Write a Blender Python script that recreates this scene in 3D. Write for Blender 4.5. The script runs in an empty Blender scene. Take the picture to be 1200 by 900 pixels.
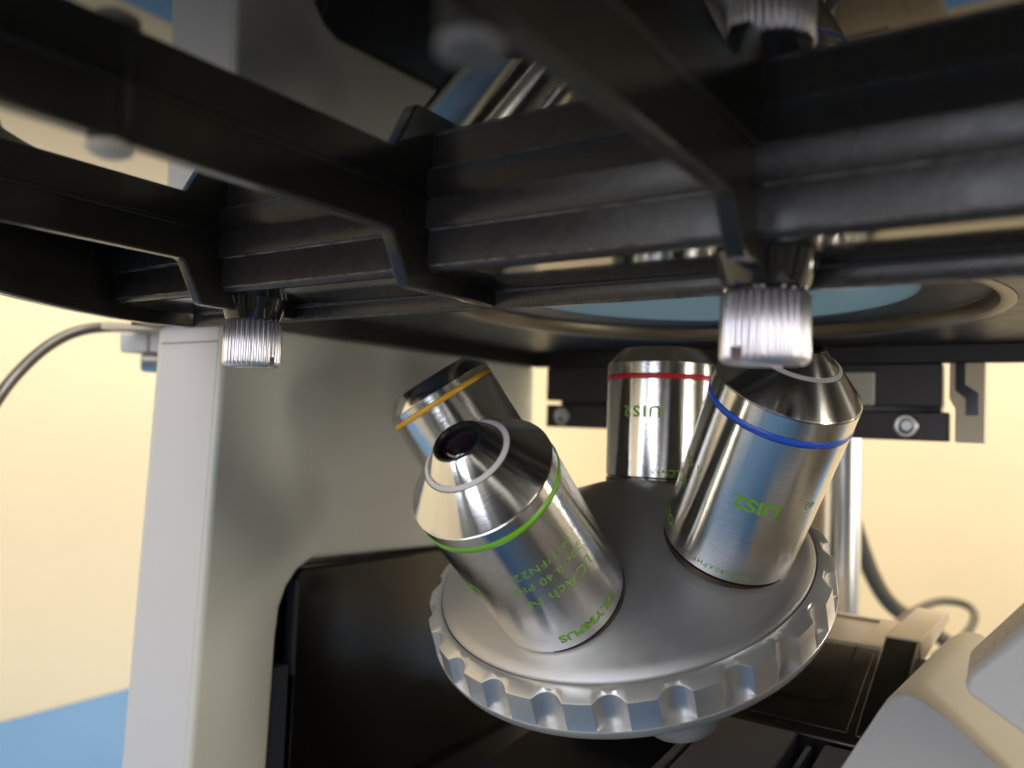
import bpy, bmesh, math, random
from mathutils import Vector, Matrix
random.seed(4)
sc = bpy.context.scene
sc.unit_settings.scale_length = 0.01          # one unit is one centimetre
col = sc.collection
PI = math.pi
def rad(a): return math.radians(a)

# ---------------------------------------------------------------- frame of the microscope
# s runs from the front of the microscope to its back, t from its right flank to its left, z up
ANG = rad(34.3)
U = Vector((math.sin(ANG), math.cos(ANG), 0)); V = Vector((-math.cos(ANG), math.sin(ANG), 0))
def W(s, t, z): return U * s + V * t + Vector((0, 0, z))

# ---------------------------------------------------------------- materials
MATS = {}
def mat(name, base, rough=0.5, metal=0.0, spec=0.5, aniso=0.0, coat=0.0, bump=0.0, bscale=20.0, var=0.0, vscale=3.0,
        rvar=0.0, ior=1.5, tangent=False, streak=0.0):
    m = bpy.data.materials.new(name); m.use_nodes = True
    nt = m.node_tree; N = nt.nodes; L = nt.links
    b = N['Principled BSDF']
    b.inputs['Base Color'].default_value = (*base, 1)
    b.inputs['Roughness'].default_value = rough
    b.inputs['Metallic'].default_value = metal
    b.inputs['IOR'].default_value = ior
    b.inputs['Specular IOR Level'].default_value = spec
    b.inputs['Coat Weight'].default_value = coat
    b.inputs['Coat Roughness'].default_value = 0.05
    tc = N.new('ShaderNodeTexCoord')
    if aniso:
        b.inputs['Anisotropic'].default_value = aniso; b.inputs['Anisotropic Rotation'].default_value = .25
    if tangent:
        tg = N.new('ShaderNodeTangent'); tg.direction_type = 'RADIAL'; tg.axis = 'Z'
        L.new(tg.outputs[0], b.inputs['Tangent'])
    if var:
        n = N.new('ShaderNodeTexNoise'); n.inputs['Scale'].default_value = vscale; n.inputs['Detail'].default_value = 5
        L.new(tc.outputs['Object'], n.inputs['Vector'])
        mr = N.new('ShaderNodeMapRange'); mr.inputs[1].default_value = .3; mr.inputs[2].default_value = .7
        mr.inputs[3].default_value = 1 - var; mr.inputs[4].default_value = 1 + var
        L.new(n.outputs['Fac'], mr.inputs[0])
        mx = N.new('ShaderNodeMix'); mx.data_type = 'RGBA'; mx.blend_type = 'MULTIPLY'; mx.inputs[0].default_value = 1
        mx.inputs[6].default_value = (*base, 1)
        L.new(mr.outputs[0], mx.inputs[7]); L.new(mx.outputs[2], b.inputs['Base Color'])
    if rvar:
        n = N.new('ShaderNodeTexNoise'); n.inputs['Scale'].default_value = 1.7; n.inputs['Detail'].default_value = 7
        n.inputs['Roughness'].default_value = .65
        L.new(tc.outputs['Object'], n.inputs['Vector'])
        mr = N.new('ShaderNodeMapRange'); mr.inputs[1].default_value = .3; mr.inputs[2].default_value = .75
        mr.inputs[3].default_value = max(.01, rough - rvar); mr.inputs[4].default_value = rough + rvar
        L.new(n.outputs['Fac'], mr.inputs[0]); L.new(mr.outputs[0], b.inputs['Roughness'])
    if bump or streak:
        n = N.new('ShaderNodeTexNoise'); n.inputs['Detail'].default_value = 4
        n.inputs['Scale'].default_value = bscale
        if streak:                                   # fine turning rings around the local z axis
            mp = N.new('ShaderNodeMapping'); mp.inputs['Scale'].default_value = (.05, .05, 1)
            L.new(tc.outputs['Object'], mp.inputs[0]); L.new(mp.outputs[0], n.inputs['Vector'])
        else:
            L.new(tc.outputs['Object'], n.inputs['Vector'])
        bp = N.new('ShaderNodeBump'); bp.inputs['Strength'].default_value = bump or streak
        bp.inputs['Distance'].default_value = .02
        L.new(n.outputs['Fac'], bp.inputs['Height']); L.new(bp.outputs[0], b.inputs['Normal'])
    MATS[name] = m
    return m

steel = mat('satin_turned_steel', (.76, .75, .73), rough=.155, metal=1, aniso=.85, tangent=True, rvar=.045, streak=.16, bscale=70)
cone_steel = mat('polished_turned_cone', (.78, .775, .765), rough=.14, metal=1, aniso=.85, tangent=True, rvar=.01, streak=.06, bscale=60)
dome_metal = mat('blasted_aluminium', (.50, .495, .51), rough=.36, metal=.8, bump=.35, bscale=85, rvar=.05)
rim_metal = mat('satin_aluminium_rim', (.56, .555, .55), rough=.33, metal=.65)
flute_metal = mat('milled_aluminium', (.62, .62, .63), rough=.36, metal=.9)
green_ink = mat('green_ink', (.17, .38, .04), rough=.5)
green_ring = mat('green_enamel', (.17, .46, .02), rough=.3)
blue_ring = mat('blue_enamel', (.02, .10, .62), rough=.28)
yellow_ring = mat('yellow_enamel', (.80, .42, .03), rough=.3)
red_ring = mat('red_enamel', (.62, .02, .04), rough=.3)
white_ring = mat('white_enamel', (.66, .65, .64), rough=.4)
black_trim = mat('black_anodised', (.012, .012, .014), rough=.35)
lens_glass = mat('coated_lens_glass', (.012, .004, .008), rough=.03, spec=.8, ior=1.7, coat=.6)
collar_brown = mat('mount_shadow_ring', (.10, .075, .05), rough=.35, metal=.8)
rib_black = mat('black_moulding', (.020, .019, .0155), rough=.20, spec=.45, bump=.12, bscale=9, rvar=.10)
wall_black = mat('black_moulding_worn', (.042, .037, .036), rough=.30, spec=.4, bump=.15, bscale=6, rvar=.10)
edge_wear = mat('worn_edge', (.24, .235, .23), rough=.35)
shelf_black = mat('glossy_shelf_black', (.014, .013, .012), rough=.09, spec=.9, rvar=.03)
boss_black = mat('polished_black_boss', (.012, .012, .013), rough=.10, spec=.8)
knurl_metal = mat('knurled_aluminium', (.84, .82, .89), rough=.30, metal=1)
stage_black = mat('stage_black', (.018, .015, .013), rough=.4, bump=.05, bscale=30, rvar=.06)
ring_champagne = mat('stage_ring_bevel', (.22, .185, .14), rough=.38, metal=1, bump=.2, bscale=8)
arm_grey = mat('arm_grey_paint', (.60, .595, .53), rough=.52, bump=.05, bscale=45)
arm_light = mat('arm_light_paint', (.56, .56, .59), rough=.45, bump=.05, bscale=45)
body_black = mat('body_black', (.012, .011, .011), rough=.22, spec=.5, rvar=.06)
panel_brown = mat('panel_black_gloss', (.008, .0065, .0055), rough=.2, spec=.45, bump=.05, bscale=40, rvar=.05)
panel_navy = mat('panel_dark_slate', (.034, .041, .062), rough=.62, spec=.2, bump=.15, bscale=60)
taupe = mat('warm_tinted_plastic', (.48, .40, .31), rough=.4, bump=.1, bscale=50)  # grey tray and lever plastic, cream wall's warm reflection mixed into the colour
shell_grey = mat('shell_grey_paint', (.52, .52, .535), rough=.5, bump=.35, bscale=38)
shell_warm = mat('shell_warm_lit_paint', (.43, .40, .35), rough=.45, bump=.15, bscale=38)  # shell grey with the warm light off the cream wall painted in
speckle = mat('speckled_top_paint', (.36, .31, .27), rough=.45, bump=1, bscale=13, var=.65, vscale=13)
rail_black = mat('rail_black', (.045, .034, .035), rough=.35, spec=.5)
screw_steel = mat('screw_steel', (.6, .6, .58), rough=.3, metal=1)
white_plastic = mat('white_plastic', (.85, .84, .76), rough=.5)
flank_grey = mat('base_grey_paint', (.20, .195, .18), rough=.45)
end_taupe = mat('pale_taupe_plate', (.85, .72, .54), rough=.45)
matte_black = mat('matte_black_plastic', (.006, .006, .007), rough=.7, spec=.1)
tip_pale = mat('pale_rubber_tip', (.55, .50, .42), rough=.6)
tip_grey = mat('rubber_tip_grey', (.10, .10, .105), rough=.6)
rod_metal = mat('support_rod_metal', (.72, .74, .78), rough=.28, metal=1)
cable_black = mat('cable_sheath', (.035, .032, .028), rough=.3, spec=.6)
cable_grey = mat('grey_cable_sheath', (.10, .085, .065), rough=.75, spec=.2)
wall_cream = mat('cream_wall_paint', (.76, .645, .45), rough=.75, var=.10, vscale=.022, bump=.05, bscale=2)
table_blue = mat('blue_table_top', (.065, .195, .42), rough=.33, var=.05, vscale=.1)

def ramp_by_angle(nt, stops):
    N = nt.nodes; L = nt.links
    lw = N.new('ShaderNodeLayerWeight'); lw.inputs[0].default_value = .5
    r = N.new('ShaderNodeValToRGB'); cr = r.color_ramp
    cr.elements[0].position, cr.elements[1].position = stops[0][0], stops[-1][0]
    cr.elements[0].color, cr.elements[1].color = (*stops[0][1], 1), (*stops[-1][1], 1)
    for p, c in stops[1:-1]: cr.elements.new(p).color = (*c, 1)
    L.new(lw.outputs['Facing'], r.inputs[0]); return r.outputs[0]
def coated(name, under, stops, rough, trans=None):
    """a sheet whose surface reflection rises towards grazing angles"""
    m = bpy.data.materials.new(name); m.use_nodes = True; nt = m.node_tree; N = nt.nodes; L = nt.links
    N.remove(N['Principled BSDF']); out = N['Material Output']
    d = N.new('ShaderNodeBsdfTranslucent' if trans else 'ShaderNodeBsdfDiffuse')
    if trans: L.new(ramp_by_angle(nt, trans), d.inputs[0])
    else: d.inputs[0].default_value = (*under, 1)
    g = N.new('ShaderNodeBsdfGlossy'); g.inputs[1].default_value = rough
    mx = N.new('ShaderNodeMixShader'); L.new(ramp_by_angle(nt, stops), mx.inputs[0])
    L.new(d.outputs[0], mx.inputs[1]); L.new(g.outputs[0], mx.inputs[2]); L.new(mx.outputs[0], out.inputs[0]); return m
def g3(v): return (v, v, v)
plate_black = coated('glossy_black_plate', (.010, .010, .009), ((0, g3(.05)), (.4, g3(.10)), (.55, g3(.17)), (.61, g3(.26)), (.75, g3(.75)), (1, g3(1))), .03)
pane_glass = coated('insert_glass_blue_sheen', None, ((0, g3(.04)), (.7, g3(.08)), (1, g3(.5))), .06,
                    trans=((0, (.09, .085, .07)), (.6, (.10, .095, .085)), (.85, (.42, .66, .90)), (1, (.44, .70, .94))))  # translucent tint turns bright blue at grazing view, painting in a reflection
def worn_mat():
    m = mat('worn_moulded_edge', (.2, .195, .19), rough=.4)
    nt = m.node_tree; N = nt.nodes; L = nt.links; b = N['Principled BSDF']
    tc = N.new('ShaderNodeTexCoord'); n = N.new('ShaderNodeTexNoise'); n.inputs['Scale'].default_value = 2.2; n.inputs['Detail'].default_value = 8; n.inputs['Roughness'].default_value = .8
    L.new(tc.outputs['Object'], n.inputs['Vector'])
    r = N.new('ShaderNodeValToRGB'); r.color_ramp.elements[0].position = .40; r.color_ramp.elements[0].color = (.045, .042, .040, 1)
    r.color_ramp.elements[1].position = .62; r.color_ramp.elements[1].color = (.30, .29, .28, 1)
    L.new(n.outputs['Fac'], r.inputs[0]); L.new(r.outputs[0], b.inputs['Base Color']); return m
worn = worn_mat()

# ---------------------------------------------------------------- object helpers
def empty(name, loc, label, cat, group=None):
    o = bpy.data.objects.new(name, None); col.objects.link(o); o.location = loc
    o.empty_display_size = .5
    o['label'] = label; o['category'] = cat
    if group: o['group'] = group
    return o
def tag(o, label=None, cat=None, group=None, kind=None):
    if label: o['label'] = label
    if cat: o['category'] = cat
    if group: o['group'] = group
    if kind: o['kind'] = kind
    return o
def origin_of(p):
    return p.matrix_basis.copy() if p.parent is None else origin_of(p.parent) @ p.matrix_basis
def link(name, bm, m, parent=None, local=False, bevel=0.0, smooth=False, seg=2, loc=None, angle=35):
    """bm is in world coordinates unless local; the mesh is shifted so that it sits right under its parent."""
    if not local:
        if parent is not None:
            bmesh.ops.transform(bm, matrix=origin_of(parent).inverted(), verts=bm.verts)
        else:
            c = Vector(loc) if loc is not None else sum((v.co for v in bm.verts), Vector()) / max(1, len(bm.verts))
            bmesh.ops.translate(bm, vec=-c, verts=bm.verts); loc = c
    bmesh.ops.recalc_face_normals(bm, faces=bm.faces)
    me = bpy.data.meshes.new(name); bm.to_mesh(me); bm.free()
    ms = m if isinstance(m, (list, tuple)) else [m]
    for q in ms: me.materials.append(q)
    o = bpy.data.objects.new(name, me); col.objects.link(o)
    if parent is not None: o.parent = parent
    elif loc is not None: o.location = loc
    if smooth:
        me.polygons.foreach_set('use_smooth', [True] * len(me.polygons))
        es = bmesh.new(); es.from_mesh(me)
        for e in es.edges:
            if len(e.link_faces) == 2 and e.calc_face_angle(0) > rad(angle): e.smooth = False
        es.to_mesh(me); es.free()
    if bevel:
        bv = o.modifiers.new('bevel', 'BEVEL'); bv.width = bevel; bv.segments = seg; bv.limit_method = 'ANGLE'
        bv.angle_limit = rad(30); bv.harden_normals = False
    return o
def prism(bm, pts, off):
    """solid between the polygon pts (Vectors) and the same polygon moved by off (a Vector or a list of end points)."""
    n = len(pts)
    end = [p + off for p in pts] if isinstance(off, Vector) else off
    a = [bm.verts.new(p) for p in pts]; b = [bm.verts.new(p) for p in end]
    f1 = bm.faces.new(a); f2 = bm.faces.new(b[::-1])
    for i in range(n):
        j = (i + 1) % n
        bm.faces.new((a[i], b[i], b[j], a[j]))
    return bm
def box(bm, s0, s1, t0, t1, z0, z1):
    return prism(bm, [W(s0, t0, z0), W(s1, t0, z0), W(s1, t0, z1), W(s0, t0, z1)], V * (t1 - t0))
def new(): return bmesh.new()
def lathe(bm, prof, seg=96, M=None, close=True, rfun=None):
    rings = []
    for r, z in prof:
        if r < 1e-5: rings.append([bm.verts.new((0, 0, z))])
        else: rings.append([bm.verts.new((r * math.cos(2 * PI * k / seg), r * math.sin(2 * PI * k / seg), z)) for k in range(seg)])
    for A, B in zip(rings, rings[1:]):
        for k in range(seg):
            j = (k + 1) % seg
            if len(A) == 1 and len(B) == 1: continue
            if len(A) == 1: bm.faces.new((A[0], B[j], B[k]))
            elif len(B) == 1: bm.faces.new((A[k], A[j], B[0]))
            else: bm.faces.new((A[k], A[j], B[j], B[k]))
    if M is not None: bmesh.ops.transform(bm, matrix=M, verts=bm.verts)
    return bm
def tube(bm, pts, r, seg=14):
    pts = [Vector(p) for p in pts]
    # Catmull-Rom
    P = [pts[0] * 2 - pts[1]] + pts + [pts[-1] * 2 - pts[-2]]
    path = []
    for i in range(1, len(P) - 2):
        for k in range(10):
            t = k / 10; a, b, c, d = P[i - 1], P[i], P[i + 1], P[i + 2]
            path.append(.5 * ((2 * b) + (c - a) * t + (2 * a - 5 * b + 4 * c - d) * t * t + (3 * b - a - 3 * c + d) * t ** 3))
    path.append(pts[-1])
    prev = None; up = Vector((0, 0, 1)); nrm = None
    for i, p in enumerate(path):
        d = (path[min(i + 1, len(path) - 1)] - path[max(i - 1, 0)]).normalized()
        if nrm is None: nrm = d.cross(up).normalized()
        nrm = (nrm - d * nrm.dot(d)).normalized(); b2 = d.cross(nrm)
        ring = [bm.verts.new(p + r * (math.cos(2 * PI * k / seg) * nrm + math.sin(2 * PI * k / seg) * b2)) for k in range(seg)]
        if prev:
            for k in range(seg):
                j = (k + 1) % seg; bm.faces.new((prev[k], prev[j], ring[j], ring[k]))
        else: bm.faces.new(ring[::-1])
        prev = ring
    bm.faces.new(prev)
    return bm
def axes(origin, X, Z):
    Z = Vector(Z).normalized(); X = Vector(X); X = (X - Z * X.dot(Z)).normalized(); Y = Z.cross(X)
    return Matrix(((X.x, Y.x, Z.x, origin[0]), (X.y, Y.y, Z.y, origin[1]), (X.z, Y.z, Z.z, origin[2]), (0, 0, 0, 1)))

# ---------------------------------------------------------------- writing wrapped round a cylinder
def text_bm(body, size, bold=0.0, sx=1.0, spacing=1.0):
    cu = bpy.data.curves.new('writing', 'FONT'); cu.body = body; cu.size = size; cu.offset = bold
    cu.align_x = 'CENTER'; cu.align_y = 'CENTER'; cu.resolution_u = 4; cu.space_character = spacing
    ob = bpy.data.objects.new('writing', cu); col.objects.link(ob)
    dg = bpy.context.evaluated_depsgraph_get(); me = bpy.data.meshes.new_from_object(ob.evaluated_get(dg))
    bm = bmesh.new(); bm.from_mesh(me)
    bpy.data.objects.remove(ob); bpy.data.curves.remove(cu); bpy.data.meshes.remove(me)
    for v in bm.verts: v.co.x *= sx
    xs = [v.co.x for v in bm.verts]
    x = min(xs)
    while x < max(xs):
        bmesh.ops.bisect_plane(bm, geom=bm.verts[:] + bm.edges[:] + bm.faces[:], plane_co=(x, 0, 0), plane_no=(1, 0, 0))
        x += .035
    return bm
def wrap(bm, R, th, z, flip=True):
    for v in bm.verts:
        a = rad(th) + (-1 if flip else 1) * v.co.x / R
        zz = z + (-1 if flip else 1) * v.co.y
        v.co = Vector((R * math.cos(a), R * math.sin(a), zz))
def writing(parent, body, size, th, z, bold=0.0, sx=1.0, R=1.4035, m=None, spacing=1.0, name='lettering'):
    bm = text_bm(body, size, bold, sx, spacing); wrap(bm, R, th, z)
    return link(name, bm, m or green_ink, parent, local=True)

# ---------------------------------------------------------------- objectives
def objective(B, X, Z, label, zb, zr, ring_mat, kind, tip, skirt=.35):
    o = empty('microscope_objective', (0, 0, 0), label, 'objective lens', 'objectives on the revolving nosepiece')
    o.matrix_basis = axes(B, X, Z)
    R = 1.4; e = .022
    barrel = [(0, -skirt), (1.30, -skirt), (1.30, -.02), (R - .035, .0), (R, .035), (R, zr - .075), (R - .03, zr - .065), (R - .03, zr + .065), (R, zr + .075),
              (R, zb - e), (R - e, zb - .004), (R - .06, zb), (0, zb)]
    link('barrel', lathe(new(), barrel, 160), steel, o, local=True, smooth=True)
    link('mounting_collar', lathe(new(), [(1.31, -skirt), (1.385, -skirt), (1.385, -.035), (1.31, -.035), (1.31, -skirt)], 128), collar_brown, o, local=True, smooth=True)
    # raised enamel band, slightly rounded
    link('colour_ring', lathe(new(), [(R - .028, zr - .062), (R - .004, zr - .058), (R + .012, zr - .03), (R + .016, zr), (R + .012, zr + .03), (R - .004, zr + .058), (R - .028, zr + .062), (R - .028, zr - .062)], 160), ring_mat, o, local=True, smooth=True)
    if kind == 'long':
        rw, zw = .85, zb + (R - .85) * tip[2]
        rt, zt = tip[0], tip[1]
        link('nose_cone', lathe(new(), [(R - .03, zb - .01), (R - .012, zb + .004), (R - .03, zb + .03), (rw + .012, zw - .012), (rw, zw), (rw - .03, zw + .002), (rw - .03, zw - .03), (0, zw - .03)], 160), cone_steel, o, local=True, smooth=True)
        link('groove', lathe(new(), [(rw - .035, zw - .03), (rw - .006, zw - .012), (rw - .006, zw + .008), (rw - .035, zw + .012)], 128), black_trim, o, local=True, smooth=True)
        link('white_ring', lathe(new(), [(rw - .015, zw + .004), (rw - .018, zw + .02), (rw - .095, zw + .058), (rw - .105, zw + .045), (rw - .125, zw - .02)], 128), white_ring, o, local=True, smooth=True)
        link('front_cone', lathe(new(), [(rw - .13, zw - .02), (rw - .108, zw + .046), (rw - .120, zw + .060), (rt + .02, zt - .03), (rt - .005, zt - .012), (rt - .02, zt - .012)], 128), cone_steel, o, local=True, smooth=True)
        link('lens_rim', lathe(new(), [(rt - .015, zt - .03), (rt - .006, zt - .002), (rt - .03, zt + .012), (rt - .075, zt + .004), (rt - .095, zt - .06), (rt - .10, zt - .16), (0, zt - .16)], 96), black_trim, o, local=True, smooth=True)
        lr = rt - .15
        link('front_lens', lathe(new(), [(lr, zt - .15)] + [(lr * math.cos(a), zt - .15 + .13 * math.sin(a)) for a in [PI / 2 * k / 8 for k in range(1, 8)]] + [(0, zt - .02)], 64), lens_glass, o, local=True, smooth=True)
    else:
        rt, zt = tip[0], tip[1]
        link('nose_cone', lathe(new(), [(R - .03, zb - .01), (R - .008, zb + .006), (R - .02, zb + .03), (rt + .02, zt - .012), (rt - .012, zt), (rt - .1, zt), (rt - .12, zt - .05), (0, zt - .05)], 160), cone_steel, o, local=True, smooth=True)
        link('lens_rim', lathe(new(), [(rt - .14, zt - .045), (rt - .14, zt - .02), (.5, zt - .03), (.48, zt - .15), (0, zt - .15)], 96), black_trim, o, local=True, smooth=True)
        link('front_lens', lathe(new(), [(.46, zt - .14)] + [(.46 * math.cos(a), zt - .14 + .1 * math.sin(a)) for a in [PI / 2 * k / 8 for k in range(1, 8)]] + [(0, zt - .04)], 64), lens_glass, o, local=True, smooth=True)
    return o

green = objective((1.1514, 17.0462, -3.44), (.4112, -.7823, -.4679), (-.4341, -.6195, .6541),
    'steel objective with a thin green ring, nearest and leaning left towards the viewer', 3.818, 3.487, green_ring, 'long', (.485, 4.765, 1.03))
blue = objective((4.776, 17.5595, -2.3041), (-.4173, -.7915, -.4465), (.1327, -.5392, .8317),
    'steel objective with a blue ring, behind the larger knurled screw on the right', 3.948, 3.477, blue_ring, 'long', (.40, 4.83, .93))
yellow = objective((.3074, 20.6271, -2.365), (.0774, -.9968, -.0188), (-.5661, -.0595, .8222),
    'shiny objective with a yellow ring, leaning left behind the green ringed one', 3.80, 3.575, yellow_ring, 'short', (1.086, 4.19))
red = objective((3.9319, 21.1405, -1.2292), (-.1827, -.983, .0206), (.0007, .0208, .9998),
    'upright objective with a red ring at the back of the nosepiece', 2.90, 2.535, red_ring, 'short', (1.03, 3.31), skirt=.9)

writing(green, 'OLYMPUS', .30, 7.5, .375, bold=.011, sx=1.12, spacing=1.0)
writing(green, 'LCAch N', .37, 5, 1.66, bold=.0, sx=1.03, spacing=1.05)
writing(green, '20x/0.40 PhP', .27, 1.5, 2.12, bold=.0, sx=1.0, spacing=1.12)
writing(green, '\u221e/1/FN22', .27, 3, 2.49, bold=.0, sx=1.0, spacing=1.15)
writing(green, 'UIS2', .42, -78, 2.1, bold=.022, sx=1.1)
writing(blue, 'UIS2', .40, 12, 1.94, bold=.014, sx=1.22, spacing=.98, name='lettering')
writing(blue, 'LCACHN40XPHP', .17, 10, .215, bold=.0, sx=1.0, spacing=1.25)
writing(blue, 'LCAch N', .34, -82, 1.45, sx=1.03)
writing(blue, '40x/0.55 PhP', .26, -84, 1.95, spacing=1.1)
writing(blue, 'OLYMPUS', .30, -84, .42, bold=.011, sx=1.12)
writing(blue, '40', .26, 57, 2.05)
def triangle_mark(parent, th, z, r):
    bm = new(); ring = []
    for k in range(3):
        a = PI / 2 + k * 2 * PI / 3
        ring.append((Vector((math.cos(a), math.sin(a), 0)) * r, Vector((math.cos(a), math.sin(a), 0)) * r * .68))
    for k in range(3):
        a, b = ring[k], ring[(k + 1) % 3]
        bm.faces.new([bm.verts.new(p) for p in (a[0], b[0], b[1], a[1])])
    wrap(bm, 1.4035, th, z); link('arrow_mark', bm, green_ink, parent, local=True)
triangle_mark(blue, -44, 2.02, .11)
writing(red, 'UIS2', .38, -20, 1.66, bold=.010, sx=1.15, spacing=1.25)
writing(red, 'UIS2', .38, 62, 1.66, bold=.010, sx=1.15, spacing=1.25)
writing(red, 'PLCN4X', .22, 8, .16, spacing=1.1)
writing(red, '4x/0.10', .24, 66, 1.1, spacing=1.1)
writing(yellow, 'UIS2', .40, 60, 1.9, bold=.024, sx=1.15)

# ---------------------------------------------------------------- revolving nosepiece
C0 = Vector((2.7542, 19.3868, -3.1454)); AX = Vector((-.23929, -.33047, .91298)).normalized()
nose = empty('revolving_nosepiece', (0, 0, 0), 'round aluminium nosepiece with a scalloped rim carrying the four objectives', 'nosepiece')
nose.matrix_basis = axes(C0, (1, 0, 0), AX)
link('dome', lathe(new(), [(4.36, -.12), (4.36, .0), (4.33, .035), (4.25, .115), (4.15, .185), (2.7, .865), (1.2, 1.56), (.8, 1.71), (.4, 1.79), (0, 1.82)], 192), dome_metal, nose, local=True, smooth=True, angle=50)
def rim():
    bm = new(); seg = 720; rings = []
    def cut(th):
        d = 0.0
        w = rad(5.0)                                     # half width of a flute
        k = round((th - rad(5)) / rad(15)); dt = abs(th - rad(5) - k * rad(15))
        x = dt * 4.74
        r = .37; dep = .18
        h = math.sqrt(r * r - (r - dep) ** 2) if dep < r else r
        if x < h: d = math.sqrt(r * r - x * x) - (r - dep)
        return d
    def ring(rf, zf):
        rings.append([bm.verts.new((rf(2 * PI * k / seg) * math.cos(2 * PI * k / seg), rf(2 * PI * k / seg) * math.sin(2 * PI * k / seg), zf(2 * PI * k / seg))) for k in range(seg)])
    def zt(r): return -.035 - (r - 4.40) * .42          # sloping smooth land
    R0 = 4.735
    ring(lambda a: 4.30, lambda a: -.14); ring(lambda a: 4.372, lambda a: -.13); ring(lambda a: 4.378, lambda a: -.06)
    ring(lambda a: 4.40, lambda a: -.03); ring(lambda a: 4.43, lambda a: -.03)
    ring(lambda a: 4.52, lambda a: -.06)
    ring(lambda a: R0 - .025 - cut(a), lambda a: zt(R0 - cut(a)))
    ring(lambda a: R0 - cut(a), lambda a: zt(R0 - cut(a)) - .02)
    nf = len(rings)
    ring(lambda a: R0 - cut(a), lambda a: -.45); ring(lambda a: R0 - cut(a), lambda a: -.80)
    ring(lambda a: R0 + .004, lambda a: -.812)
    ring(lambda a: R0 + .01, lambda a: -.83); ring(lambda a: R0 - .01, lambda a: -.93); ring(lambda a: R0 - .06, lambda a: -1.03)
    ring(lambda a: 4.58, lambda a: -1.09); ring(lambda a: 4.4, lambda a: -1.12); ring(lambda a: 3.2, lambda a: -1.2); ring(lambda a: 3.2, lambda a: -.5)
    for i, (A, B) in enumerate(zip(rings, rings[1:])):
        for k in range(seg):
            j = (k + 1) % seg
            f = bm.faces.new((A[k], A[j], B[j], B[k])); f.material_index = 1 if nf - 1 <= i <= nf else 0
    return bm
link('scalloped_rim', rim(), [rim_metal, flute_metal], nose, local=True, smooth=True, angle=28)
link('turret_hub', lathe(new(), [(0, -2.2), (2.3, -2.2), (2.6, -2.0), (2.6, -.9), (3.3, -.8)], 96), dome_metal, nose, local=True, smooth=True)
hb = new(); lathe(hb, [(0, -1.85), (.55, -1.85), (.78, -1.78), (.86, -1.6), (.88, -1.0), (0, -1.0)], 64, Matrix.Translation((3.42 * math.cos(rad(279)), 3.42 * math.sin(rad(279)), 0)))
link('click_stop_housing', hb, rim_metal, nose, local=True, smooth=True)

# ---------------------------------------------------------------- stage extension plate overhead
ZM = 3.64; SA = 10.0; ZS = 2.46; ZB = 2.12; SB = 12.0
ext = empty('stage_extension_plate', W(10, 8.8, 2.12), 'glossy black stage extension plate with deep ribs, seen from below', 'stage plate')
pl = new()
plan = [(1.6, -6), (12.1, -6), (12.1, 18.2), (10.6, 18.62), (9.3, 18.15), (8.2, 17.7), (7.2, 17.05), (1.6, 12.6)]
prism(pl, [W(s, t, ZM) for s, t in plan], Vector((0, 0, .5)))
link('top_plate', pl, plate_black, ext)
rw = new()
prof = [(SA - .05, ZM + .06), (SA - .05, 3.17), (SA - .03, 3.145), (SA + .045, 3.13), (SA + .05, ZS + .10), (SA + .065, ZS + .05), (SA + .10, ZS + .015), (SA + .16, ZS), (SB - .05, ZS - .012), (SB - .04, ZS - .05), (SB, ZS - .07),
        (SB, ZB + .02), (SB + .02, ZB), (SB + .16, ZB), (SB + .18, ZB + .03), (SB + .18, ZM + .06)]
prism(rw, [W(s, -6, z) for s, z in prof], V * 24.3)
rwall = link('rear_wall', rw, wall_black, ext, smooth=True, angle=50)
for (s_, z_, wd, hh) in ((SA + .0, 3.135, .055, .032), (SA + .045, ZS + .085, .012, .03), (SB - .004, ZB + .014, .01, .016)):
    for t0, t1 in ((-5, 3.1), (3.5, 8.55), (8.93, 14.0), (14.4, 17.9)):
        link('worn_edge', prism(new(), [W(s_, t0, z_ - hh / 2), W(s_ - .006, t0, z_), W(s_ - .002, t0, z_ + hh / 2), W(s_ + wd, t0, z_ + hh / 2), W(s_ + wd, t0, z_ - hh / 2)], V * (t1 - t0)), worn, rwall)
for t0, t1 in ((-5, 3.1), (3.5, 8.55), (8.93, 14.0), (14.4, 17.9)):
    bb = new(); box(bb, SA + .2, SB - .07, t0, t1, ZS - .022, ZS + .02); link('glossy_shelf', bb, shelf_black, rwall)
sw = new()
plan = [(1.7, 12.4), (4.5, 14.9), (7.2, 16.95), (8.2, 17.57), (9.0, 17.98), (10.2, 18.42), (11.2, 18.5), (12.0, 18.2), (12.16, 17.9)]
inner = [(12.0, 17.8), (11.1, 18.2), (10.3, 18.14), (9.1, 17.72), (8.3, 17.3), (7.35, 16.7), (4.6, 14.65), (1.8, 12.1)]
prism(sw, [W(s, t, ZB - .003) for s, t in plan + inner], Vector((0, 0, ZM + .1 - ZB)))
link('side_wall', sw, rib_black, ext, bevel=.04, smooth=True, angle=60)
for t in (3.32, 8.75, 14.2):
    rb = new(); z0 = 2.98 if t > 4 else 2.82
    pts = [(1.8, ZM + .05), (1.8, z0), (9.10, z0), (9.18, z0 - .03), (9.58, 2.20), (9.66, 2.145), (SB - .02, 2.14), (SB - .02, ZS + .1), (SA + .3, ZM + .05)]
    prism(rb, [W(s, t - .13, z) for s, z in pts], V * .26)
    box(rb, 1.8, SA + .2, t - .19, t + .19, ZM - .05, ZM + .06)
    r_ = link('rib', rb, rib_black, ext, bevel=.035, seg=3, smooth=True, angle=60)
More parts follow.
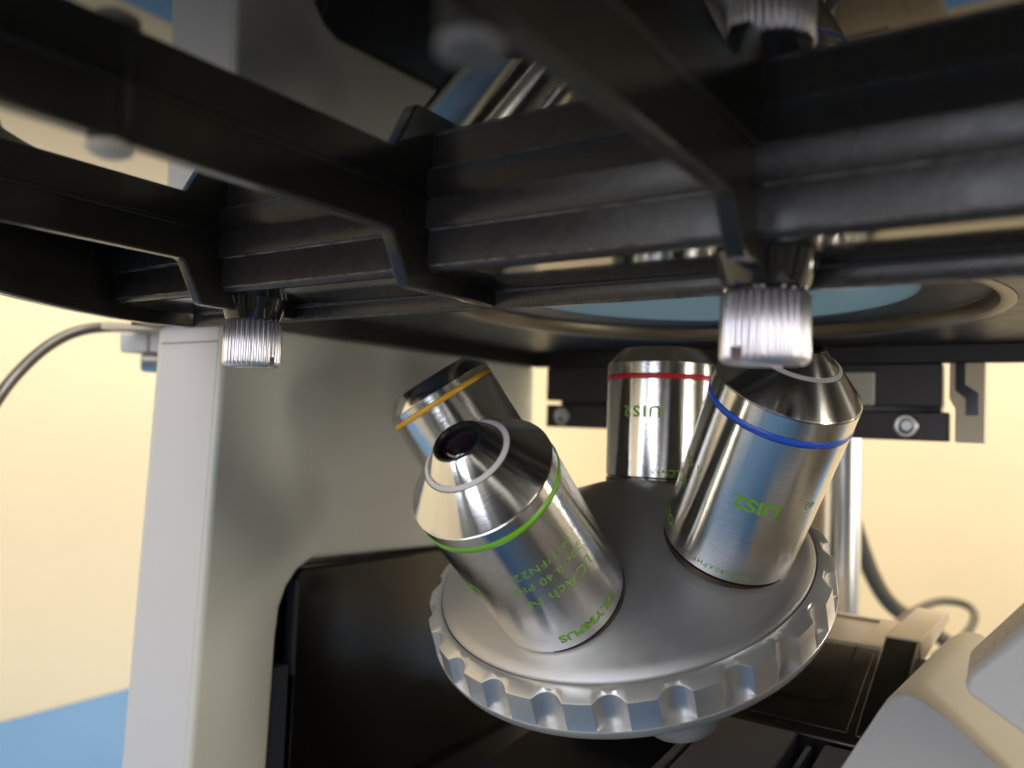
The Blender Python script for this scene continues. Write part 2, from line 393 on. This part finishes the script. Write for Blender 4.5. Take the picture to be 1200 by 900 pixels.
# small moulded studs with pale tips on the two nearer ribs
for s, t, zz in ((4.75, 8.80, 2.92), (4.35, 3.42, 2.62)):
    P = W(s, t, 0); st = new()
    lathe(st, [(0, ZM + .02), (.25, ZM + .02), (.24, zz + .08), (.2, zz + .06), (0, zz + .06)], 40, Matrix.Translation(P))
    stud = link('stud', st, rib_black, ext, smooth=True)
    tp = new(); lathe(tp, [(0, zz + .1), (.19, zz + .09), (.25, zz + .02), (.24, zz - .05), (.15, zz - .1), (0, zz - .11)], 40, Matrix.Translation(P))
    link('rubber_tip', tp, tip_grey if t < 5 else tip_pale, stud, smooth=True)
KN = ((11.05, 3.37), (11.04, 14.27))
for s, t in KN:
    bs = new()
    lathe(bs, [(0, ZS + .02), (.74, ZS + .02), (.72, ZS - .03), (.66, ZS - .20), (.585, 2.03), (.56, 1.985), (.5, 1.975), (0, 1.975)], 72, Matrix.Translation(W(s, t, 0)))
    link('screw_boss', bs, boss_black, ext, smooth=True)

def thumb_screw(s, t, ztop, slot_deg, label):
    o = empty('thumb_screw', W(s, t, ztop), label, 'thumb screw', 'knurled screws under the stage plate')
    bm = new(); n = 34; sub = 10; seg = n * sub; H = .99
    prof = [(.50, 0, 0), (.565, -.012, .2), (.60, -.05, 1), (.605, -.5, 1), (.605, -H + .10, 1), (.585, -H + .045, .7), (.545, -H + .012, .1), (.50, -H, 0)]
    rings = []
    for r, z, k in prof:
        rings.append([bm.verts.new(((r - k * .046 * (1 - abs(math.sin(PI * n * i / seg)) ** .55)) * math.cos(2 * PI * i / seg), (r - k * .046 * (1 - abs(math.sin(PI * n * i / seg)) ** .55)) * math.sin(2 * PI * i / seg), z)) for i in range(seg)])
    bm.faces.new(rings[0]); bm.faces.new(rings[-1][::-1])
    for A, B in zip(rings, rings[1:]):
        for k in range(seg):
            j = (k + 1) % seg; bm.faces.new((A[k], A[j], B[j], B[k]))
    head = link('head', bm, knurl_metal, o, local=True, smooth=True, angle=60)
    # screwdriver slot across the lower end
    cb = new(); bmesh.ops.create_cube(cb, size=1)
    bmesh.ops.scale(cb, vec=(2, .16, .42), verts=cb.verts); bmesh.ops.rotate(cb, matrix=Matrix.Rotation(rad(slot_deg), 3, 'Z'), verts=cb.verts)
    bmesh.ops.translate(cb, vec=(0, 0, -H), verts=cb.verts)
    cut = link('cut', cb, knurl_metal, o, local=True)
    bo = head.modifiers.new('slot', 'BOOLEAN'); bo.object = cut; bo.operation = 'DIFFERENCE'; bo.solver = 'EXACT'
    dg = bpy.context.evaluated_depsgraph_get(); me = bpy.data.meshes.new_from_object(head.evaluated_get(dg))
    head.modifiers.clear(); head.data = me; bpy.data.objects.remove(cut)
    sh = new(); lathe(sh, [(0, .05), (.42, .05), (.42, -.03), (0, -.03)], 48); link('shank', sh, boss_black, o, local=True, smooth=True)
    return o
thumb_screw(*KN[0], 1.93, 35, 'larger looking knurled metal thumb screw in front of the blue ringed objective')
thumb_screw(*KN[1], 2.0, -28, 'smaller looking knurled metal thumb screw beside the grey arm on the left')

# ---------------------------------------------------------------- fixed stage behind
stg = empty('fixed_stage', W(20, 7, 2.9), 'dark fixed stage with a large round opening above the objectives', 'stage')
def holed_slab(s0, s1, t0, t1, cs, ct, r, z0, z1, n=144):
    bm = new(); lo_i, lo_o, hi_i, hi_o = [], [], [], []
    angs = sorted([2 * PI * k / n for k in range(n)] + [math.atan2(t - ct, s - cs) % (2 * PI) for s in (s0, s1) for t in (t0, t1)])
    for a in angs:
        ca, sa = math.cos(a), math.sin(a)
        k = min([(s1 - cs) / ca if ca > 1e-6 else (s0 - cs) / ca if ca < -1e-6 else 1e9, (t1 - ct) / sa if sa > 1e-6 else (t0 - ct) / sa if sa < -1e-6 else 1e9])
        for L, rr, z in ((lo_i, r, z0), (lo_o, k, z0), (hi_i, r, z1), (hi_o, k, z1)):
            L.append(bm.verts.new(W(cs + rr * ca, ct + rr * sa, z)))
    m = len(angs)
    for i in range(m):
        j = (i + 1) % m
        bm.faces.new((lo_i[i], lo_o[i], lo_o[j], lo_i[j])); bm.faces.new((hi_i[i], hi_i[j], hi_o[j], hi_o[i]))
        bm.faces.new((lo_i[i], lo_i[j], hi_i[j], hi_i[i])); bm.faces.new((lo_o[i], hi_o[i], hi_o[j], lo_o[j]))
    return bm
HC = (18.6, 7.2)
link('stage_plate', holed_slab(12.25, 27.9, -12, 17.9, *HC, 6.5, 2.9, 3.5), stage_black, stg, bevel=.03)
bb = new(); box(bb, 27.5, 27.85, -11.9, 17.8, 2.34, 2.92); link('rear_skirt', bb, stage_black, stg, bevel=.04)
bb = new(); box(bb, 12.5, 27.8, 17.75, 21.5, 2.36, 3.45); link('arm_mount', bb, stage_black, stg, bevel=.04)
hc = W(*HC, 0)
rg = new(); lathe(rg, [(6.5 - .01, 2.93), (6.49, 2.88), (6.36, 2.86), (6.20, 2.90), (6.12, 3.02), (6.10, 3.2), (6.49, 3.2)], 160, Matrix.Translation(hc))
link('opening_ring', rg, ring_champagne, stg, smooth=True)
ins = new(); lathe(ins, [(6.13, 3.22), (4.80, 3.26), (4.74, 3.29), (4.74, 3.42), (6.13, 3.42)], 160, Matrix.Translation(hc))
insert = link('stage_insert', ins, stage_black, stg, smooth=True)
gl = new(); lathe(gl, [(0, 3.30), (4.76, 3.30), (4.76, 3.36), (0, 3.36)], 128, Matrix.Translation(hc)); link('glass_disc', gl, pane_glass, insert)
# rail and brackets under the rear edge
rl = empty('guide_rail', W(27.5, 10, 0), 'dark metal guide rail with socket screws under the rear edge of the stage', 'rail')
bb = new(); box(bb, 27.5, 28.1, 2.80, 17.05, -.05, .84); link('bar', bb, rail_black, rl, bevel=.05)
bb = new(); box(bb, 27.55, 28.2, 3.0, 16.4, .84 + .003, 1.1); link('spacer', bb, body_black, rl)
bb = new(); box(bb, 27.45, 28.2, 2.98, 17.05, 1.0, 2.33); link('upper_block', bb, rail_black, rl, bevel=.05)
bb = new(); box(bb, 27.25, 27.44, 4.85, 6.1, 1.02, 2.05); link('white_stop', bb, white_plastic, rl, bevel=.05)
for t in (3.95, 16.25):
    c = W(27.5, t, .40); M = axes(c, (0, 0, 1), -U)
    b = new(); lathe(b, [(0, .0), (.30, .0), (.36, .06), (.35, .12), (.31, .15), (.2, .15), (.17, .13), (.15, .02), (0, .02)], 40, M)
    link('socket_screw', b, screw_steel, rl, smooth=True)
bb = new(); prism(bb, [W(27.4, t, z) for t, z in ((1.85, -.06), (2.62, -.06), (2.62, .95), (2.78, 1.25), (2.78, 2.33), (1.85, 2.33))], U * .8)
ep = link('end_plate', bb, end_taupe, rl, bevel=.04)
bb = new(); prism(bb, [W(27.39, t, z) for t, z in ((2.02, .75), (2.34, .75), (2.34, 1.25), (2.62, 1.5), (2.62, 2.32), (2.36, 2.32), (2.36, 1.68), (2.02, 1.42))], U * .05)
link('slot', bb, body_black, ep)

# ---------------------------------------------------------------- microscope arm and base
arm = empty('microscope_stand', W(14, 18, -16), 'grey painted microscope arm and base with a black recess behind the nosepiece', 'microscope body')
def zs(z): return 13.02 + (z - 2.3) * .030              # the front of the arm leans out towards its foot
TOP = 2.4; BOT = -15.9
outer = [(zs(TOP), TOP), (zs(-4), -4), (zs(BOT), BOT)]
hole = [(15.12, BOT), (15.17, -9.7), (15.25, -6.2), (15.33, -5.35), (15.55, -4.8), (15.92, -4.38), (16.45, -4.13), (22.0, -4.34), (28.05, -4.5)]
poly = [(28.05, TOP)] + outer + hole
bb = new(); prism(bb, [W(s, 18, z) for s, z in poly], V * 3.0)
link('arm', bb, arm_grey, arm, bevel=.16, seg=4, smooth=True, angle=60)
bb = new(); prism(bb, [W(zs(TOP) - .02, 18.17, TOP - .02), W(zs(TOP) - .02, 20.72, TOP - .02), W(zs(BOT) - .02, 20.95, BOT), W(zs(BOT) - .02, 18.17, BOT)], U * .3)
link('front_cover', bb, arm_light, arm, bevel=.04, smooth=True)
bb = new(); prism(bb, [W(s, 18.9, z) for s, z in ((14.6, -15.5), (14.6, -3.9), (28.2, -3.9), (28.2, -15.5))], V * 1.6)
rc = link('recess_back', bb, body_black, arm)
bb = new(); prism(bb, [W(s, 18.22, z) for s, z in ((16.12, -15.6), (16.12, -4.55), (16.3, -4.42), (22.0, -4.56), (28, -4.75), (28, -15.6))], V * .5)
link('recess_panel', bb, panel_brown, arm, bevel=.06, smooth=True)
bb = new(); box(bb, 15.98, 16.1, 18.16, 18.5, -7.4, -4.7); link('hinge_strip', bb, panel_navy, arm)
bb = new(); box(bb, 15.28, 15.85, 18.12, 18.6, -15.5, -7.05); link('latch_bar', bb, panel_navy, arm, bevel=.05)

bb = new(); box(bb, 14.6, 31, -10, 21.2, -15.95, -12.2); link('base', bb, flank_grey, arm, bevel=.4, seg=4, smooth=True, angle=60)
bb = new(); box(bb, 10.5, 14.59, 7.6, 21, -15.93, -12.6); link('reflection_block_front', bb, shell_grey, arm, bevel=.3, seg=3, smooth=True, angle=60)  # unseen block added to turn the green barrel's reflections grey
bb = new(); box(bb, 2, 31, -11, -4.5, -15.9, -6.5); link('reflection_block_side', bb, flank_grey, arm, bevel=.5, seg=4, smooth=True, angle=60)  # unseen block added to keep the blue table out of reflections
bb = new(); box(bb, zs(1.9) - .035, zs(1.9) + .1, 18.2, 20.7, 1.86, 1.90); link('cap_seam', bb, flank_grey, arm)
# lower housing with its moulded panels
def slope(s):                                            # height of the housing top along s
    pts = [(8, -7.75), (17.2, -7.12), (19.6, -6.87), (20.7, -6.52), (23.4, -5.6), (30, -5.6)]
    for (a, za), (b, zb) in zip(pts, pts[1:]):
        if a <= s <= b: return za + (zb - za) * (s - a) / (b - a)
    return pts[0][1]
hs = empty('lamp_filter_housing', W(20, 8, -16), 'black glossy housing below the nosepiece with a lever and moulded grooves', 'housing')
def shell(t0, t1, s0, s1, dz, zb=-15.9):
    ss = [s0] + [s for s in (17.2, 19.6, 20.7, 23.4) if s0 < s < s1] + [s1]
    bm = new(); prism(bm, [W(s, t0, slope(s) + dz) for s in ss] + [W(s1, t0, zb), W(s0, t0, zb)], V * (t1 - t0)); return bm
link('rear_panel', shell(2.2, 11, 19.62, 23.4, 0), panel_brown, hs, bevel=.05, seg=2)
link('raised_panel', shell(4.02, 10.9, 19.95, 23.3, .03), panel_brown, hs, bevel=.03, seg=2)
link('groove_strip', tube(new(), [W(s, t, slope(s) + .022) for s, t in ((23.35, 4.5), (22.4, 4.5), (21.4, 4.5), (21.05, 4.6), (20.9, 4.9), (20.88, 5.6), (20.88, 7.5))], .028, 8), matte_black, hs, smooth=True)
link('slate_panel', shell(5.0, 6.9, 16.3, 19.58, .02), panel_navy, hs, bevel=.07, seg=3)
link('slate_panel', shell(2.0, 4.4, 16.3, 19.5, -.06), panel_navy, hs, bevel=.07, seg=3)
link('slot_floor', shell(4.3, 5.1, 16.2, 19.4, -.5), black_trim, hs)
link('slot_lip', shell(4.62, 4.74, 16.35, 19.3, -.10), panel_navy, hs, bevel=.02)
link('side_edge', shell(7.0, 7.22, 16.3, 18.6, -.02), panel_navy, hs, bevel=.04)
link('cavity_floor', shell(6.9, 11.5, 16.4, 24, -1.0), matte_black, hs)
bb = new(); box(bb, 14.7, 30.5, 6.95, 17.9, -12.6, -11.9); link('undertray', bb, matte_black, hs)
bb = new(); prism(bb, [W(15.4, t, z) for t, z in ((8.0, -8.3), (8.25, -8.0), (10.4, -8.2), (10.4, -12), (8.0, -12))], U * 2.4)
link('inner_block', bb, matte_black, hs, bevel=.06)
# taupe tray behind the top edge
bb = new(); box(bb, 23.44, 27.2, 3.3, 9.5, -7.5, -5.62); tray = link('tray', bb, taupe, hs, bevel=.05)
bb = new()
for a in ((23.5, 23.75, 3.35, 9.4), (26.9, 27.18, 3.35, 9.4), (23.75, 26.9, 3.35, 4.5)): box(bb, a[0], a[1], a[2], a[3], -5.7, -5.52)
link('tray_border', bb, taupe, tray, bevel=.03)
lv = new(); ss = [20.0, 20.7, 23.5]
prism(lv, [W(19.9, 3.02, slope(19.9) + .06), W(20.7, 3.02, slope(20.7) + .16), W(23.6, 3.02, slope(23.4) + .36), W(23.6, 3.02, -6.2), W(19.9, 3.02, -7.6)], V * .82)
lever = link('lever', lv, panel_brown, hs, bevel=.05, seg=3)
lt = new(); prism(lt, [W(23.62, 3.0, -5.9), W(23.62, 3.0, -5.23), W(27.6, 2.75, -5.1), W(27.8, 2.75, -5.4), W(24.4, 3.0, -5.9)], V * .86)
link('lever_cap', lt, taupe, lever, bevel=.04)
link('fin', prism(new(), [W(s, 2.35, z) for s, z in ((20.2, -7.5), (22.4, -6.4), (25.2, -5.75), (25.9, -5.95), (25.9, -8), (20.2, -9))], V * .5), shell_warm, hs, bevel=.06)

# ---------------------------------------------------------------- pale shell pieces at the lower right
def ray_pt(px, py, Y):                                   # a point Y in front of the viewer, used for the slanting shells
    x = (px - 600) / 945.06; y = -(py - 450) / 945.06
    d = Vector((.99932, -.00183, .03679)) * x + Vector((-.03684, -.04972, .99808)) * y + Vector((0, .99876, .04975))
    return d * (Y / d.y)
sh = empty('binocular_tube_base', ray_pt(1060, 980, 14), 'pale grey slanting shell at the lower right with a rounded front face', 'microscope shell')
a = [ray_pt(px, py, Y) for px, py, Y in ((930, 985, 12.6), (985, 900, 13.4), (1026, 838, 14.0), (1038, 821, 14.2), (1055, 814, 14.3), (1077, 821, 14.2), (1110, 847, 13.9), (1172, 902, 13.2), (1260, 985, 12.4))]
b = [ray_pt(px, py, Y) for px, py, Y in ((1010, 960, 21), (1060, 850, 21), (1092, 775, 21.5), (1112, 748, 21.6), (1130, 738, 21.7), (1150, 742, 21.6), (1185, 770, 21.4), (1250, 830, 20.5), (1350, 930, 20))]
link('tube_shell', prism(new(), a, b), shell_warm, sh, bevel=.16, seg=4, smooth=True, angle=60)
nv = (a[3] - a[1]).cross(a[6] - a[1]).normalized(); nv = nv if nv.y < 0 else -nv
mid = sum(a, Vector()) / len(a)
f = [mid + (p - mid) * .985 + nv * .16 for p in a]
link('front_face', prism(new(), f, -nv * .2), shell_grey, sh, bevel=.07, seg=3, smooth=True, angle=60)
sk = empty('eyepiece_housing', ray_pt(1180, 900, 12), 'speckled grey housing corner at the right edge of the picture', 'microscope housing')
a = [ray_pt(px, py, Y) for px, py, Y in ((1128, 804, 12.6), (1136, 792, 12.6), (1196, 738, 12.0), (1330, 620, 10.8), (1420, 900, 9.9), (1330, 1010, 10.4), (1205, 866, 11.8), (1136, 815, 12.5))]
off = (ray_pt(1138, 770, 14.6) - ray_pt(1134, 800, 12.6))
body = link('housing_face', prism(new(), a, off * .25), shell_grey, sk, bevel=.12, seg=4, smooth=True, angle=60)
c = sum(a, Vector()) / len(a)
a2 = [c + (p - c) * .992 + off * .2 for p in a]
link('housing_top', prism(new(), a2, off * .95), speckle, sk, bevel=.1, seg=3, smooth=True, angle=60)

# ---------------------------------------------------------------- rod, cables, clamp
rd = new(); P = ray_pt(988, 600, 29.5)
lathe(rd, [(0, -15.9), (.62, -15.9), (.62, .3), (0, .3)], 40, Matrix.Translation((P.x, P.y, 0)))
tag(link('support_rod', rd, rod_metal, smooth=True), 'shiny upright metal rod behind the right side of the nosepiece', 'rod')
rd = new(); P = ray_pt(958, 600, 31)
lathe(rd, [(0, -15.9), (.5, -15.9), (.5, -.2), (0, -.2)], 40, Matrix.Translation((P.x, P.y, 0)))
tag(link('guide_post', rd, taupe, smooth=True), 'tan upright post next to the shiny rod', 'post')
cb = tube(new(), [ray_pt(*q) for q in ((-60, 560, 23), (-10, 478, 24), (22, 436, 25), (60, 403, 26), (100, 386, 27), (150, 384, 28.5), (215, 392, 31))], .185)
tag(link('power_cable', cb, cable_black, smooth=True), 'thick dark cable curving up to the underside of the stage at the left', 'cable')
cb = tube(new(), [ray_pt(*q) for q in ((985, 560, 40), (1004, 625, 42), (1025, 680, 43), (1048, 712, 44), (1085, 735, 46), (1120, 760, 48))], .42)
tag(link('dark_cable', cb, cable_grey, smooth=True), 'blurred dark cable slanting down the cream wall at the right', 'cable')
cb = tube(new(), [ray_pt(*q) for q in ((1040, 742, 40), (1068, 718, 41), (1100, 705, 42), (1130, 708, 42), (1142, 722, 41), (1130, 745, 40), (1095, 770, 39))], .2)
tag(link('looped_cable', cb, cable_grey, smooth=True), 'thin grey cable in a loop behind the taupe lever', 'cable')
cl = empty('clamp_bracket', ray_pt(170, 400, 27), 'small grey clamp with a round screw beside the arm under the stage', 'clamp')
def aligned_box(x0, x1, y0, y1, Y, dep):
    return prism(new(), [ray_pt(x0, y0, Y), ray_pt(x1, y0, Y), ray_pt(x1, y1, Y), ray_pt(x0, y1, Y)], U * dep)
link('plate', aligned_box(118, 215, 378, 386, 25.5, 5), taupe, cl, bevel=.03)
link('block', aligned_box(140, 172, 390, 413, 26.5, 1.2), shell_grey, cl, bevel=.05)
link('block', aligned_box(175, 215, 390, 415, 26.5, 1.2), shell_grey, cl, bevel=.05)
P = ray_pt(172, 424, 26.6)
b = new(); lathe(b, [(0, 0), (.28, 0), (.34, .05), (.36, .3), (.36, .9), (0, .9)], 40, axes(P - U * .2 , (0, 0, 1), Vector((.9, .3, 0))))
link('clamp_screw', b, screw_steel, cl, smooth=True)

# ---------------------------------------------------------------- setting
tb = new(); box(tb, -4, 48, -14, 44.3, -18, -16)
tag(link('table_top', tb, table_blue), kind='structure')
wl = new(); box(wl, -90, 150, 44.4, 46, -70, 120)
tag(link('wall_left', wl, wall_cream), kind='structure')
wb = new(); box(wb, 92, 94, -160, 44.38, -70, 120)
tag(link('wall_back', wb, wall_cream), kind='structure')

# ---------------------------------------------------------------- light
w = bpy.data.worlds.new('World'); sc.world = w; w.use_nodes = True
nt = w.node_tree; N = nt.nodes; L = nt.links; bg = N['Background']
tc = N.new('ShaderNodeTexCoord')
sep = N.new('ShaderNodeSeparateXYZ'); L.new(tc.outputs['Generated'], sep.inputs[0])
rp = N.new('ShaderNodeValToRGB'); mr = N.new('ShaderNodeMapRange'); mr.inputs[1].default_value = -1; mr.inputs[2].default_value = 1
L.new(sep.outputs[2], mr.inputs[0]); L.new(mr.outputs[0], rp.inputs[0])
cr = rp.color_ramp; cr.elements[0].color = (.03, .028, .025, 1); cr.elements[1].color = (.52, .52, .50, 1)
e = cr.elements.new(.45); e.color = (.07, .065, .055, 1); e = cr.elements.new(.58); e.color = (.20, .19, .16, 1); e = cr.elements.new(.75); e.color = (.42, .41, .38, 1)
cur = rp.outputs[0]
def lobe(cur, d, r0, r1, c, stretch=(1, 1, 1)):
    """a smooth patch of colour c in the room around the microscope, centred on direction d"""
    d = Vector(d).normalized()
    dp = N.new('ShaderNodeVectorMath'); dp.operation = 'DOT_PRODUCT'; dp.inputs[1].default_value = d
    nm = N.new('ShaderNodeVectorMath'); nm.operation = 'NORMALIZE'
    ml = N.new('ShaderNodeVectorMath'); ml.operation = 'MULTIPLY'; ml.inputs[1].default_value = stretch
    L.new(tc.outputs['Generated'], ml.inputs[0]); L.new(ml.outputs[0], nm.inputs[0]); L.new(nm.outputs[0], dp.inputs[0])
    m = N.new('ShaderNodeMapRange'); m.interpolation_type = 'SMOOTHSTEP'
    m.inputs[1].default_value = math.cos(rad(r1)); m.inputs[2].default_value = math.cos(rad(r0)); L.new(dp.outputs['Value'], m.inputs[0])
    mx = N.new('ShaderNodeMix'); mx.data_type = 'RGBA'; L.new(m.outputs[0], mx.inputs[0]); L.new(cur, mx.inputs[6]); mx.inputs[7].default_value = (*c, 1)
    return mx.outputs[2]
cur = lobe(cur, (.05, -1, .0), 9, 16, (.012, .012, .015))               # the dark figure of the photographer
cur = lobe(cur, (1, -.75, .02), 4, 7, (1.6, 1.35, .95), (1, 1, .4))
cur = lobe(cur, (1, .1, .05), 12, 18, (.05, .05, .045), (1, 1, .6))
at = N.new('ShaderNodeMath'); at.operation = 'ARCTAN2'; L.new(sep.outputs[0], at.inputs[0]); L.new(sep.outputs[1], at.inputs[1])
cmb = N.new('ShaderNodeCombineXYZ'); L.new(at.outputs[0], cmb.inputs[0])
ml2 = N.new('ShaderNodeMath'); ml2.operation = 'MULTIPLY'; ml2.inputs[1].default_value = .25; L.new(sep.outputs[2], ml2.inputs[0]); L.new(ml2.outputs[0], cmb.inputs[1])
ns = N.new('ShaderNodeTexNoise'); ns.inputs['Scale'].default_value = 5.5; ns.inputs['Detail'].default_value = 3; L.new(cmb.outputs[0], ns.inputs['Vector'])
m2 = N.new('ShaderNodeMapRange'); m2.inputs[1].default_value = .38; m2.inputs[2].default_value = .62; m2.inputs[3].default_value = .15; m2.inputs[4].default_value = 2.1
L.new(ns.outputs['Fac'], m2.inputs[0])
mm = N.new('ShaderNodeMix'); mm.data_type = 'RGBA'; mm.blend_type = 'MULTIPLY'; mm.inputs[0].default_value = 1
L.new(cur, mm.inputs[6]); L.new(m2.outputs[0], mm.inputs[7])
L.new(mm.outputs[2], bg.inputs[0]); bg.inputs[1].default_value = 1.95

def area(name, loc, target, sx, sy, power, colr):
    l = bpy.data.lights.new(name, 'AREA'); l.shape = 'RECTANGLE'; l.size = sx; l.size_y = sy; l.energy = power; l.color = colr
    o = bpy.data.objects.new(name, l); col.objects.link(o); o.location = loc
    o.rotation_euler = (Vector(target) - Vector(loc)).to_track_quat('-Z', 'Y').to_euler()
    return o
area('window_light', (-84, -44, 12), (0, 18, -2), 36, 60, 33000, (.80, .87, 1.0))
area('window_light', (-50, -80, 12), (0, 18, -2), 34, 60, 33000, (.84, .88, 1.0))
area('side_fill_light', (85, -55, 18), (5, 20, -2), 16, 70, 50000, (1, .95, .82))  # added fill from the right, brightens the arm's side face
area('arm_glow_light', (62, 26, -1), (-4, 24, -2), 7, 9, 4200, (1, .95, .85))  # small lamp added for a soft glow on the arm's side
area('overhead_fill', (25, 10, 110), (5, 25, 0), 60, 60, 85000, (1, .97, .92))  # added overhead lamp, lights the translucent insert from above
area('wall_fill_left', W(30, 0, 70), W(20, 44, 0), 60, 40, 28000, (1, .88, .70))  # unseen lamp added to brighten the left wall
area('wall_fill_back', W(45, -30, 70), W(92, -10, -5), 60, 40, 60000, (1, .90, .72))  # likewise added, washes the back wall with warm light

# ---------------------------------------------------------------- camera
cam = bpy.data.cameras.new('camera'); co = bpy.data.objects.new('camera', cam); col.objects.link(co)
r = Vector((.99932, -.00183, .03679)); u = Vector((-.03684, -.04972, .99808)); fw = Vector((0, .99876, .04975))
co.matrix_world = Matrix(((r.x, u.x, -fw.x, 0), (r.y, u.y, -fw.y, 0), (r.z, u.z, -fw.z, 0), (0, 0, 0, 1)))
cam.sensor_width = 36; cam.lens = 945.06 / 1200 * 36; cam.clip_start = .1; cam.clip_end = 1000
cam.dof.use_dof = True; cam.dof.focus_distance = 16.2; cam.dof.aperture_fstop = .13
sc.camera = co
sc.view_settings.view_transform = 'Standard'; sc.view_settings.look = 'None'; sc.view_settings.exposure = 0
sc.render.engine = 'CYCLES'; sc.cycles.max_bounces = 10; sc.cycles.use_denoising = True
sc.cycles.caustics_reflective = True; sc.cycles.sample_clamp_indirect = 6
